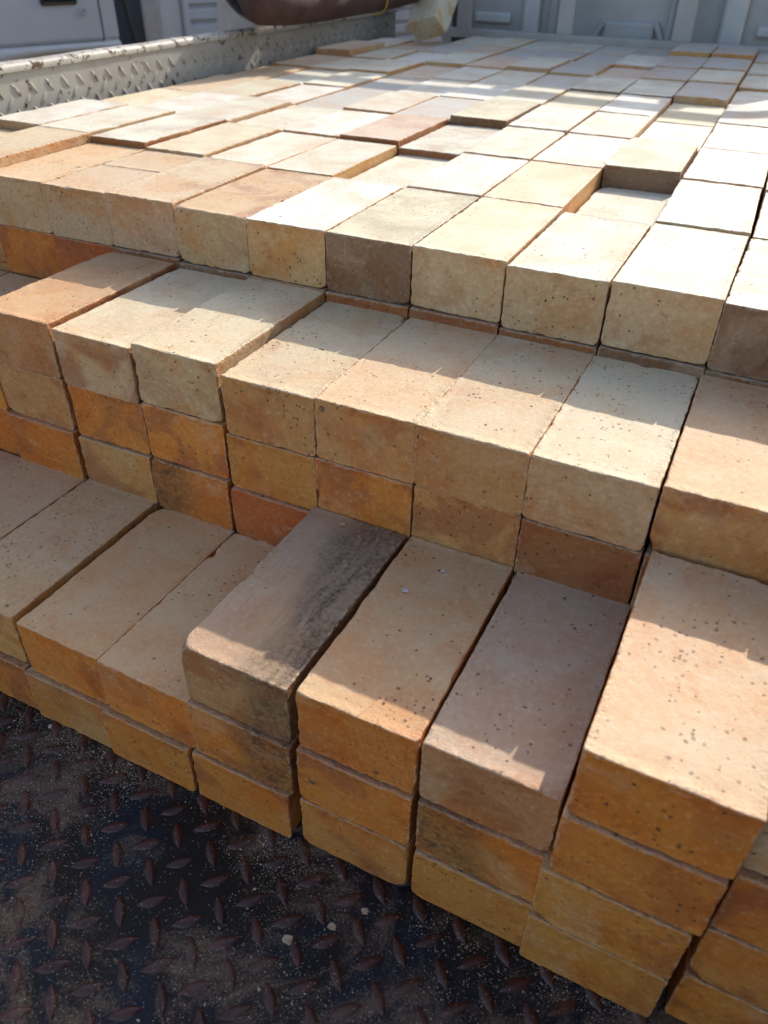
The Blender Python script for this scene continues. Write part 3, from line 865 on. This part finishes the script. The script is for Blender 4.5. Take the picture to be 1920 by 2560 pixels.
for r in range(0, 9):
    for j in range(-10, 3):
        if j not in DZ[r]:
            continue
        dz = DZ[r][j] * 0.001
        tone = TT.get(r, {}).get(j, rng.choice(['cream', 'cream', 'greyish', 'greyish', 'pale cream', 'pinkish']))
        xa, xb = deck_x(r, j), deck_x(r, j + 1)
        if r == 0 and j >= 1: xa -= 0.0014; xb -= 0.0014
        wdt = min(0.1064, xb - xa - (0.0018 if r == 0 else 0.0030))
        x1 = (deck_x(r + 1, j) + deck_x(r + 1, j + 1)) / 2
        xc = (xa + xb) / 2
        yaw = math.atan2(x1 - xc, YP) + rng.uniform(-.006, .006)
        if r == 0:
            yaw *= 0.8
        z = 5 * H + dz
        visible = not (j == 2 and r > 1) and not (j == 1 and r > 3)
        near = (2, 1, 1, 1)[r] if r < 4 else 0
        flash = 0.1; specks = 0.35; ftop = None
        if r == 0:
            specks = 0.75
            if j == -6: ftop = 0.75
            if j == -5: ftop = 0.95
        if (r, j) in ((6, -10), (2, -5), (0, -9)): flash = 0.25
        yo = rng.uniform(-.003, .003) if r else rng.uniform(-.0015, .0015)
        pt = rng.uniform(-.006, .006) if r > 1 else rng.uniform(-.003, .003)
        rl = rng.uniform(-.008, .008) if r > 1 else rng.uniform(-.003, .003)
        row_name = 'front edge row' if r == 0 else ORD[r + 1] + ' row'
        lab = '%s brick, %s of the top layer, %s from the side panel' % (tone, row_name, ORD[j + 11])
        if (r, j) == (2, -1): lab = 'raised sandy brick with a dark shaded header beside a hollow in the top layer'
        if (r, j) == (1, -1): lab = 'sunken cream brick lying in the hollow before the raised sandy brick'
        if (r, j) == (0, -3): lab = 'brick with a smooth dark brown header on the front edge of the top layer'
        if (r, j) == (0, -5): lab = 'ochre brick with a red flushed top on the front edge of the top layer'
        if (r, j) == (0, -6): lab = 'tan brick with a red flushed front half on the front edge of the top layer'
        if (r, j) == (0, -4): lab = 'pale buff header beside the dark brown one, front edge of the top layer'
        if (r, j) == (6, -10): lab = 'reddish brick standing proud beside the far end of the side panel'
        if (r, j) == (3, -4): lab = 'raised sandy brick behind a small hollow, third from the raised dark header'
        if (r, j) == (0, -7):
            # a brick snapped into two halves
            brick(xc, 0.4421, z, 'fawn', 'front half of a tan brick snapped in two on the top layer edge', GT, yaw=yaw, near=2, L=0.118, W=wdt, flash=.1)
            brick(xc + math.sin(yaw) * .119, 0.4421 + 0.1195, z, 'fawn', 'rear half of a tan brick snapped in two on the top layer', GT, yaw=yaw, near=2, L=0.101, W=wdt, flash=.15)
        else:
            side_tone = rng.choice(['fawn', 'fawn', 'tan', 'fawn', 'buff'])
            if r == 0: side_tone = {-3: 'dusk brown', -4: 'buff', 1: 'dusk brown', -5: 'fawn', -6: 'fawn', -7: 'fawn', -8: 'fawn'}.get(j, 'fawn')
            if (r, j) in ((2, -1), (3, -4), (5, -3), (5, -2)): side_tone = 'dusk brown'  # shade on these raised headers painted in as a darker side tone
            if (r, j) in ((2, -4), (2, -5), (1, -8)): side_tone = 'brown'  # header shade put into the side colour here too
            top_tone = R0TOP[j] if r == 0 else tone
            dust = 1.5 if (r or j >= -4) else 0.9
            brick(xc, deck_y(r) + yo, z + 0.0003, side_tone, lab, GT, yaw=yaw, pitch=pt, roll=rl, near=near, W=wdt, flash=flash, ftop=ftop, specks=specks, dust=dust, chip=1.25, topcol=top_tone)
        # courses below
        hk = (5 * H + dz) / 5
        for lev in range(0, 5):
            if r == 0 and lev == 4: continue
            core.append((xc - wdt / 2 + .001, xc + wdt / 2 - .001, deck_y(r) + .004, deck_y(r) + .2205, hk * lev + .001, hk * (lev + 1) - .001))
        if r == 0:
            t5 = {-8: 'orange', -7: 'red orange', -10: 'tan', -9: 'tan'}.get(j, rng.choice(['brown', 'dusk brown', 'brown']))
            lab5 = {-8: 'tan header at the left frame edge, second course below the top layer', -7: 'orange header below the snapped brick, second course of the top step'}.get(
                j, '%s ledge brick under the front edge row, %s from the side panel' % (t5, ORD[j + 11]))
            brick(xc, 0.4421 - (0.0032 if j > -7 else 0.001), hk * 4 + .0004, t5, lab5, GT, yaw=yaw, W=wdt, Hh=hk - .0006, specks=.8)

# hidden bricks of the load and the part of the steps beyond the left frame edge
for j in (-10, -9, -8, -7):
    n = 2
    for lev in range(n):
        core.append((xj(j) + .002, xj(j + 1) - .002, 0.004, 0.219, HA * lev + .001, HA * (lev + 1) - .001))
    if j < -7:
        for lev in range(4):
            core.append((xj(j) + .002, xj(j + 1) - .002, 0.2225, 0.439, H * lev + .001, H * (lev + 1) - .001))
V = []; F = []
for (a, b, c_, d, e, f) in core:
    i = len(V)
    V += [(a, c_, e), (b, c_, e), (b, d, e), (a, d, e), (a, c_, f), (b, c_, f), (b, d, f), (a, d, f)]
    F += [(i, i + 3, i + 2, i + 1), (i + 4, i + 5, i + 6, i + 7), (i, i + 1, i + 5, i + 4), (i + 1, i + 2, i + 6, i + 5), (i + 2, i + 3, i + 7, i + 6), (i + 3, i, i + 4, i + 7)]
inner = link('packed_bricks', mesh_from('packed_bricks', V, F), M_BRICK)
inner.color = (*COLS['tan'], 1)
for k_, v_ in (('soot', 0.0), ('soot_side', 1.0), ('soot_edge', 0.0), ('soot_skew', 0.0), ('flash', .3), ('flash_top', .3), ('specks', .6), ('dust', .8)): inner[k_] = v_
inner['topcol'] = [0.6, 0.5, 0.38]
tag(inner, 'bricks packed out of sight inside the stacked load', 'bricks', kind='stuff')

# brick held above the load
def cam_pt(u, v, d):
    return CAM_POS + RX * ((u - 960) / FPX * d) + RY * ((v - 1280) / FPX * d) + RZ * d
la = (RX * 0.30 - RY * 0.93 + RZ * 0.18).normalized()
wb = (RX * 0.70 + RY * 0.30 - RZ * 0.62)
wb = (wb - la * wb.dot(la)).normalized()
nb_ = wb.cross(la)
HELD_C = cam_pt(1092, -2, 2.33)
Mh = Matrix.Identity(4)
for i in range(3):
    Mh[i][0] = wb[i]; Mh[i][1] = la[i]; Mh[i][2] = nb_[i]; Mh[i][3] = HELD_C[i]
brick(0, 0, 0, 'cream', 'pale pinkish brick held tilted in the hand above the far end of the load', 'brick being laid by hand', mat4=Mh @ Matrix.Rotation(math.pi, 4, 'Y'), near=1, flash=.2, specks=.3, dust=.2)

# ------------------------------------------------------------------ crumbs and grit
def grit_mesh(name, items):
    """items: (pos, size) -> squashed irregular tetra/octa chips"""
    rs = random.Random(77)
    V = []; F = []
    base = [(1, 0, 0), (-1, 0, 0), (0, 1, 0), (0, -1, 0), (0, 0, 1), (0, 0, -1)]
    fs = [(0, 2, 4), (2, 1, 4), (1, 3, 4), (3, 0, 4), (2, 0, 5), (1, 2, 5), (3, 1, 5), (0, 3, 5)]
    for (p_, s_) in items:
        i = len(V)
        a = rs.uniform(0, 6.28); ca, sa = math.cos(a), math.sin(a)
        ex, ey, ez = rs.uniform(.6, 1.3), rs.uniform(.5, 1.0), rs.uniform(.35, .7)
        for b in base:
            x, y, z = (b[0] * ex * rs.uniform(.7, 1.2), b[1] * ey * rs.uniform(.7, 1.2), b[2] * ez * rs.uniform(.7, 1.2))
            V.append((p_[0] + s_ * (x * ca - y * sa), p_[1] + s_ * (x * sa + y * ca), p_[2] + s_ * (z + ez * .6)))
        F += [tuple(i + q for q in f) for f in fs]
    return mesh_from(name, V, F)
rs = random.Random(4)
items = []
for _ in range(42000):
    x = rs.uniform(-0.62, 0.30); foot = rs.random() < .4; y = -abs(rs.gauss(0, 0.022 if foot else 0.11)) - 0.004
    if y < -0.40: continue
    pn = vnoise(np.array([[x, y, 0.0]]), 16.0, 3)[0] + 0.5 * vnoise(np.array([[x, y, 0.0]]), 45.0, 4)[0]
    if rs.random() > max(0.0, (pn - (0.30 if foot else 0.48)) * 2.0): continue
    s_ = 0.00026 + 0.0007 * rs.random() ** 4 + (0.0012 * rs.random() if rs.random() < .025 else 0)
    items.append(((x, y, 0.0002), s_))
grit = link('brick_grit', grit_mesh('brick_grit', items), M_GRIT)
tag(grit, 'fine pale brick grit scattered over the dark floor plate', 'grit', kind='stuff')
items = []
for _ in range(900):
    j = rs.choice([-5, -4, -3, -2, -2, -1, -1, -1, 0, 0])
    n = len(A[j])
    x = xj(j) + rs.uniform(.008, .1); y = rs.uniform(.012, .215)
    items.append(((x, y, HA * n + 0.0004), 0.00030 + 0.0007 * rs.random() ** 4))
for _ in range(500):
    j = rs.choice(range(-6, 2)); x = xj(j) + rs.uniform(.008, .1); y = 0.2217 + rs.uniform(.01, .21)
    items.append(((x, y, 5 * H - 0.0060 + B_DZ[j] + 0.0003), 0.00028 + 0.0006 * rs.random() ** 4))
crumbs = link('brick_crumbs', grit_mesh('brick_crumbs', items), M_GRIT)
tag(crumbs, 'tiny pale crumbs lying on the tops of the stepped bricks', 'crumbs', kind='stuff')

def unproj_z(u, v, z):
    d = RX * ((u - 960) / FPX) + RY * ((v - 1280) / FPX) + RZ
    return CAM_POS + d * ((z - CAM_POS.z) / d.z)
M_CHIPW = plain('pale_chip', (0.55, 0.53, 0.52), 0.8, var=0.15, scale=80)
M_CHIPT = plain('tan_chip', (0.48, 0.34, 0.22), 0.85, var=0.2, scale=80)
def chip(u, v, z, sz, mat, label, shape='flake'):
    p_ = unproj_z(u, v, z)
    rnd = random.Random(int(u * 7 + v))
    bm = bmesh.new()
    n = 9
    top = []; bot = []
    for i in range(n):
        a = 2 * math.pi * i / n + rnd.uniform(-.25, .25)
        r = sz * rnd.uniform(.65, 1.1)
        x, y = p_.x + r * math.cos(a), p_.y + r * math.sin(a) * .75
        bot.append(bm.verts.new((x, y, z + 0.0004)))
        top.append(bm.verts.new((x * .85 + p_.x * .15, y * .85 + p_.y * .15, z + sz * rnd.uniform(.12, .42))))
    bm.faces.new(top); bm.faces.new(bot[::-1])
    for i in range(n):
        bm.faces.new((bot[i], bot[(i + 1) % n], top[(i + 1) % n], top[i]))
    o = link('brick_chip', bm_mesh('brick_chip', bm), mat)
    tag(o, label, 'chip', 'loose chips')
    return o
chip(724, 2352, 0, 0.0070, M_CHIPT, 'largest tan chip lying on the floor plate')
chip(831, 2317, 0, 0.0055, M_CHIPT, 'long tan chip on the floor plate right of the largest chip')
chip(912, 2278, 0, 0.0042, M_CHIPT, 'small tan chip on the floor plate close to the stack')
chip(733, 2358, 0.0001, 0.0030, M_CHIPT, 'tiny tan flake touching the largest chip')
chip(127, 1817, 0, 0.0038, M_CHIPW, 'pale chip on the floor near the left bottom bricks')
chip(1013, 1478, HA * 3 + .0008, 0.0036, M_CHIPW, 'white crumb in the middle of the speckled tan brick')
chip(1108, 1428, HA * 3 + .0008, 0.0028, M_CHIPW, 'white crumb at the rear of the speckled tan brick')
chip(857, 1311, HA * 3 + .0008, 0.0038, M_CHIPT, 'flat tan flake at the rear of the sooty brick')
chip(101, 1367, HA * 2 + .0008, 0.0034, M_CHIPT, 'tan flake on the red patched brick at far left')
chip(491, 1378, HA * 2 + .0008, 0.0030, M_CHIPT, 'tan flake at the rear corner of the clean buff brick')

# ------------------------------------------------------------------ white plastic scrap on the rim
def scrap():
    c0 = Vector((wall_x(1.78) - 0.012, 1.78, 0.4955))
    bm = bmesh.new()
    nu, nv = 12, 5
    g = []
    for i in range(nu + 1):
        row = []
        for k in range(nv + 1):
            t = i / nu; q = k / nv
            z = 0.016 * math.sin(math.pi * t) * (0.45 + 0.5 * math.sin(3.0 * q + 4 * t)) + 0.004 * math.sin(11 * t + 5 * q)
            row.append(bm.verts.new((c0.x + (q - .5) * 0.05, c0.y + (t - .5) * 0.20, c0.z + max(0.0, z))))
        g.append(row)
    for i in range(nu):
        for k in range(nv):
            bm.faces.new((g[i][k], g[i + 1][k], g[i + 1][k + 1], g[i][k + 1]))
    me = bm_mesh('plastic_scrap', bm)
    o = link('plastic_scrap', me, M_PAPER, smooth=True)
    md = o.modifiers.new('thick', 'SOLIDIFY'); md.thickness = 0.001
    tag(o, 'crumpled white plastic scrap lying on the side panel rim', 'scrap')
scrap()

# ------------------------------------------------------------------ white truck parked alongside
TO = Vector((-2.41879, 2.26858, 0.43580))
TD = Vector((0.31208, 0.95006, 0)).normalized()
TN = Vector((TD.y, -TD.x, 0))                         # faces the camera side
TM = Matrix.Identity(4)
for i in range(3):
    TM[i][0] = TD[i]; TM[i][1] = -TN[i]; TM[i][2] = (0, 0, 1)[i]; TM[i][3] = TO[i]
# local: x along the truck, y inwards (away from us), z up; z=-1.286 is the ground
pt = empty('parked_truck', (TO.x, TO.y, -0.85))
tag(pt, 'white truck parked alongside, its cab door and box seen behind the side panel', 'truck')
def tbox(name, x0, x1, y0, y1, z0, z1, mat, parent=pt, bevel=0.0, seg=2):
    return box(name, ((x0 + x1) / 2, (y0 + y1) / 2, (z0 + z1) / 2), (x1 - x0, y1 - y0, z1 - z0), mat, parent, TM, bevel, seg)
def tprism(name, prof, x0, x1, mat, parent=pt, smooth=True):
    """profile (y,z) swept along the truck"""
    V = []; F = []
    n = len(prof)
    for x in (x0, x1):
        for (y, z) in prof: V.append(TM @ Vector((x, y, z)))
    for i in range(n):
        F.append((i, (i + 1) % n, n + (i + 1) % n, n + i))
    F.append(tuple(range(n))[::-1]); F.append(tuple(range(n, 2 * n)))
    return link(name, mesh_from(name, V, F), mat, parent)
# door skin with a swage at the bottom and a rolled sill
door = tprism('door', [(0.0, 0.45), (0.0, -0.088), (0.004, -0.097), (0.010, -0.101), (0.010, -0.45), (0.08, -0.45), (0.08, 0.45)], -1.0, 0.066, M_WHITE)
tprism('door_pillar', [(0.002, 0.45), (0.002, -0.090), (0.008, -0.098), (0.008, -0.45), (0.08, -0.45), (0.08, 0.45)], 0.076, 0.136, M_WHITE)
tbox('door_seam', 0.060, 0.082, 0.02, 0.07, -0.45, 0.45, M_RUBBER)
# rolled sill curving down towards the wheel arch
n = 26
V = []; F = []
for i in range(n + 1):
    x = -0.95 + (0.133 + 0.95) * i / n
    t = max(0.0, (-0.12 - x) / 0.30)
    zb_ = -0.131 - 0.030 * t ** 1.6
    zt_ = -0.1035
    zm = (zb_ + zt_) / 2; hz_ = (zt_ - zb_) / 2
    for a in range(-90, 91, 20):
        V.append(TM @ Vector((x, 0.006 - 0.020 * math.cos(R_(a)), zm + hz_ * math.sin(R_(a)))))
    V.append(TM @ Vector((x, 0.05, zt_))); V.append(TM @ Vector((x, 0.05, zb_)))
k = 12
for i in range(n):
    for j in range(k - 3):
        F.append((i * k + j, (i + 1) * k + j, (i + 1) * k + j + 1, i * k + j + 1))
    F.append((i * k + 9, (i + 1) * k + 9, (i + 1) * k + 10, i * k + 10))
    F.append((i * k + 0, i * k + 11, (i + 1) * k + 11, (i + 1) * k))
link('sill', mesh_from('sill', V, F), M_WHITE, pt, smooth=True)
tbox('underbody', -0.95, 0.30, 0.06, 1.5, -0.75, -0.12, M_RUBBER)
# door handle: dark recess with a flap
hb = tbox('handle', -0.160, -0.016, -0.012, 0.02, 0.0185, 0.085, M_GLASS, door, 0.011, 4)
tbox('flap', -0.150, -0.026, -0.020, -0.008, 0.040, 0.078, M_RUBBER, hb, 0.004, 2)
# lock cylinder
bm = bmesh.new()
bmesh.ops.create_cone(bm, cap_ends=True, segments=24, radius1=0.0145, radius2=0.0130, depth=0.010)
for v_ in bm.verts: v_.co = TM @ (Matrix.Translation((0, -0.004, 0)) @ Matrix.Rotation(R_(90), 4, 'X') @ v_.co)
lk = link('lock', bm_mesh('lock', bm), M_WHITE2, door)
tbox('keyhole', -0.0018, 0.0018, -0.0104, -0.0085, -0.005, 0.005, M_RUBBER, lk)
# dark panel painting in the shade of the gap between cab and box, with a bent hose
tbox('cab_rear', -0.9, 0.13, 0.085, 1.8, -0.45, 0.9, M_WHITE)
tbox('gap_shade_panel', 0.137, 0.258, 0.014, 0.22, -0.6, 0.6, M_CABDARK)
hp = [TM @ Vector((0.165 + 0.05 * (t ** 2), 0.004, 0.30 - 0.44 * t)) for t in [i / 14 for i in range(15)]]
link('hose', tube_mesh('hose', hp, 0.006, 8), M_RUBBER, pt, smooth=True)
# box body: front post, flat panel, corner post, corrugated side
tbox('box_post', 0.259, 0.335, 0.0, 0.06, -0.55, 1.1, M_SHIRT, bevel=0.008)
tbox('box_panel', 0.336, 0.428, 0.006, 0.06, -0.55, 1.1, M_WHITE)
tbox('box_seam', 0.429, 0.445, 0.014, 0.05, -0.55, 1.1, M_HEAD)
tbox('box_post', 0.446, 0.47, -0.004, 0.05, -0.55, 1.1, M_WHITE2, bevel=0.004)
prof = [(0.06, 1.1)]
z = 1.1
while z > -0.55:
    prof += [(0.004, z), (0.004, z - 0.030), (0.016, z - 0.036), (0.016, z - 0.050), (0.004, z - 0.056)]
    z -= 0.056
prof.append((0.06, z))
tprism('corrugated_side', prof[::-1], 0.471, 3.0, M_WHITE2, smooth=False)
tbox('box_body', 0.26, 3.0, 0.065, 1.9, -0.55, 1.1, M_WHITE2)
def pwheel(x):
    bm = bmesh.new()
    bmesh.ops.create_cone(bm, cap_ends=True, segments=28, radius1=0.36, radius2=0.36, depth=0.22)
    for v_ in bm.verts: v_.co = TM @ (Matrix.Translation((x, 0.2, -0.926)) @ Matrix.Rotation(R_(90), 4, 'X') @ v_.co)
    link('wheel', bm_mesh('wheel', bm), M_RUBBER, pt)
pwheel(-0.75); pwheel(2.0)

# ------------------------------------------------------------------ person laying the bricks
def skin_mesh(name, joints, edges, root=0, sub=2):
    """joints: list of (pos, radius or (rx,ry)); returns an evaluated mesh"""
    me = bpy.data.meshes.new(name)
    me.from_pydata([tuple(j[0]) for j in joints], edges, [])
    o = bpy.data.objects.new(name, me)
    COL.objects.link(o)
    md = o.modifiers.new('skin', 'SKIN')
    for i, j in enumerate(joints):
        r = j[1] if isinstance(j[1], tuple) else (j[1], j[1])
        me.skin_vertices[0].data[i].radius = r
        me.skin_vertices[0].data[i].use_root = (i == root)
    md.use_smooth_shade = True
    s2 = o.modifiers.new('sub', 'SUBSURF'); s2.levels = sub; s2.render_levels = sub
    dg = bpy.context.evaluated_depsgraph_get()
    ev = o.evaluated_get(dg)
    out = bpy.data.meshes.new_from_object(ev)
    bpy.data.objects.remove(o, do_unlink=True)
    out.name = name
    return out

person = empty('person', (-1.55, 2.0, -0.85))
tag(person, 'person in a pale shirt reaching over the side panel to lay a brick', 'person')
tc_ = cam_pt(672, 20, 2.27)                        # chest axis, just outside the side panel
tx, ty = tc_.x - 0.03, tc_.y + 0.03
sh = cam_pt(610, -120, 2.02)                       # near shoulder
elb = cam_pt(645, 14, 1.735)
fore = cam_pt(790, 8, 1.90)
wr = cam_pt(985, -6, 2.16)
hand0 = cam_pt(1040, -22, 2.25)
def T(dx, dy, z): return Vector((tx + dx, ty + dy, z))
J = [
    (T(-0.10, 0.02, 0.02), (0.15, 0.115)),           # 0 pelvis
    (T(-0.06, 0.01, 0.24), (0.14, 0.11)),            # 1 waist
    (T(0.0, 0.0, 0.48), (0.15, 0.115)),              # 2 chest
    (T(0.05, -0.01, 0.64), (0.11, 0.085)),           # 3 upper chest
    (T(0.09, 0.0, 0.74), 0.055),                     # 4 neck
    (T(0.13, 0.02, 0.83), 0.075),                    # 5 head low
    (T(0.16, 0.03, 0.92), 0.088),                    # 6 head
    (T(0.16, 0.03, 1.00), 0.060),                    # 7 crown
    (sh, 0.060),                                     # 8 shoulder near
    ((sh * .45 + elb * .55), 0.050),                 # 9 upper arm
    (elb, 0.046),                                    # 10 elbow
    (fore, 0.043),                                   # 11 forearm
    (wr, 0.028),                                     # 12 wrist
    (hand0, (0.036, 0.020)),                         # 13 palm
    (T(-0.02, 0.19, 0.63), 0.062),                   # 14 far shoulder
    (T(-0.06, 0.25, 0.40), 0.047),                   # 15
    (T(-0.04, 0.27, 0.18), 0.040),                   # 16
    (T(0.0, 0.28, 0.02), 0.028),                     # 17
    (T(-0.10, -0.08, -0.08), 0.085),                 # 18 hip
    (T(-0.08, -0.10, -0.44), 0.060),                 # 19 knee
    (T(-0.11, -0.10, -0.785), 0.040),                # 20 ankle
    (T(-0.03, -0.09, -0.825), 0.030),                # 21 toe
    (T(-0.12, 0.12, -0.08), 0.085),                  # 22
    (T(-0.12, 0.15, -0.44), 0.060),                  # 23
    (T(-0.16, 0.16, -0.785), 0.040),                 # 24
    (T(-0.08, 0.17, -0.825), 0.030),                 # 25
]
E_ = [(0, 1), (1, 2), (2, 3), (3, 4), (4, 5), (5, 6), (6, 7), (3, 8), (8, 9), (9, 10), (10, 11), (11, 12), (12, 13),
      (3, 14), (14, 15), (15, 16), (16, 17), (0, 18), (18, 19), (19, 20), (20, 21), (0, 22), (22, 23), (23, 24), (24, 25)]
body = link('body', skin_mesh('body', J, E_), M_SKIN, person, smooth=True)
# fingers closing round the held brick
fl = []
hx = HELD_C
for q in range(4):
    root = hand0 + la * (0.028 - 0.020 * q) - wb * 0.005
    k1 = hx + la * (0.068 - 0.021 * q) - wb * 0.066 + nb_ * 0.030
    k2 = hx + la * (0.070 - 0.021 * q) - wb * 0.048 + nb_ * 0.047
    k3 = hx + la * (0.070 - 0.020 * q) - wb * (0.005 if q in (1, 2) else 0.018) + nb_ * 0.046
    fl.append(skin_mesh('finger', [(root, 0.010), (k1, 0.0095), (k2, 0.009), (k3, 0.0078)], [(0, 1), (1, 2), (2, 3)], 0, 2))
th = skin_mesh('thumb', [(hand0 - wb * .01, 0.013), (hx + la * 0.05 - wb * 0.068 - nb_ * 0.02, 0.0115), (hx + la * 0.06 - wb * 0.040 - nb_ * 0.047, 0.0095)], [(0, 1), (1, 2)], 0, 2)
for f_ in fl:
    link('finger', f_, M_SKIN, body, smooth=True)
link('thumb', th, M_SKIN, body, smooth=True)
# shirt: torso shell and short sleeves
shirt = link('shirt', skin_mesh('shirt', [
    (T(-0.10, 0.02, 0.02), (0.165, 0.13)), (T(-0.06, 0.01, 0.24), (0.160, 0.125)), (T(0.0, 0.0, 0.48), (0.165, 0.130)),
    (T(0.05, -0.01, 0.64), (0.125, 0.100)), (T(0.07, 0.0, 0.70), 0.070),
    (sh + Vector((0, 0, .004)), 0.078), (sh * .62 + elb * .38, 0.068),
    (T(-0.02, 0.19, 0.63), 0.078), (T(-0.05, 0.235, 0.46), 0.066)],
    [(0, 1), (1, 2), (2, 3), (3, 4), (3, 5), (5, 6), (3, 7), (7, 8)]), M_SHIRT, person, smooth=True)
# flared near sleeve with an open hem
ax_ = (elb - sh).normalized()
u_ = ax_.cross(Vector((0, 0, 1))).normalized(); w_ = ax_.cross(u_)
V = []; F = []
base_c = sh * .66 + elb * .34
n = 28
for i in range(9):
    t = i / 8
    c_ = base_c + ax_ * (0.155 * t)
    r = 0.064 + 0.010 * t
    for k in range(n):
        a = 2 * math.pi * k / n
        rr = r * (1 + 0.05 * math.sin(3 * a + 2 * t) * t)
        V.append(c_ + u_ * (rr * math.cos(a)) + w_ * (rr * math.sin(a)))
for i in range(8):
    for k in range(n):
        F.append((i * n + k, i * n + (k + 1) % n, (i + 1) * n + (k + 1) % n, (i + 1) * n + k))
sl = link('sleeve', mesh_from('sleeve', V, F), M_SHIRT, shirt, smooth=True)
md = sl.modifiers.new('thick', 'SOLIDIFY'); md.thickness = 0.002
link('trousers', skin_mesh('trousers', [
    (T(-0.10, 0.02, 0.0), (0.16, 0.125)), (T(-0.10, -0.08, -0.10), 0.100), (T(-0.08, -0.10, -0.44), 0.075), (T(-0.11, -0.10, -0.75), 0.060),
    (T(-0.12, 0.12, -0.10), 0.100), (T(-0.12, 0.15, -0.44), 0.075), (T(-0.16, 0.16, -0.75), 0.060)],
    [(0, 1), (1, 2), (2, 3), (0, 4), (4, 5), (5, 6)]), M_TROUSER, person, smooth=True)
# head details
hd = T(0.16, 0.03, 0.91)
fw = Vector((0.45, 0.85, -0.28)).normalized(); rt = fw.cross(Vector((0, 0, 1))).normalized(); up_ = rt.cross(fw)
def blob(name, c, s, mat, par):
    bm = bmesh.new()
    bmesh.ops.create_uvsphere(bm, u_segments=20, v_segments=12, radius=1.0)
    for v_ in bm.verts:
        v_.co = c + rt * (v_.co.x * s[0]) + fw * (v_.co.y * s[1]) + up_ * (v_.co.z * s[2])
    return link(name, bm_mesh(name, bm), mat, par, smooth=True)
blob('hair', hd + up_ * 0.045 - fw * 0.022, (0.088, 0.092, 0.085), M_HAIR, body)
blob('nose', hd + fw * 0.088 - up_ * 0.02, (0.016, 0.018, 0.022), M_SKIN, body)
for sx in (-1, 1):
    blob('eye', hd + fw * 0.076 + rt * (0.032 * sx) + up_ * 0.004, (0.012, 0.010, 0.008), M_PAPER, body)
    blob('ear', hd + rt * (0.088 * sx) - up_ * 0.012, (0.010, 0.020, 0.030), M_SKIN, body)
blob('mouth', hd + fw * 0.078 - up_ * 0.058, (0.026, 0.010, 0.008), M_HAIR, body)
# thin bracelet
bc = wr * 0.75 + fore * 0.25
axd = (wr - fore).normalized(); u2 = axd.cross(Vector((0, 0, 1))).normalized(); w2 = axd.cross(u2)
ring = [bc + u2 * (0.036 * math.cos(2 * math.pi * i / 28)) + w2 * (0.036 * math.sin(2 * math.pi * i / 28)) for i in range(29)]
br = link('bracelet', tube_mesh('bracelet', ring, 0.0018, 6, cap=False), M_GOLD, smooth=True)
tag(br, 'thin yellow bracelet on the wrist of the reaching arm', 'bracelet')

# ------------------------------------------------------------------ render settings
scene.render.engine = 'CYCLES'
scene.cycles.max_bounces = 4
scene.cycles.diffuse_bounces = 3
scene.cycles.glossy_bounces = 2
scene.cycles.caustics_reflective = False
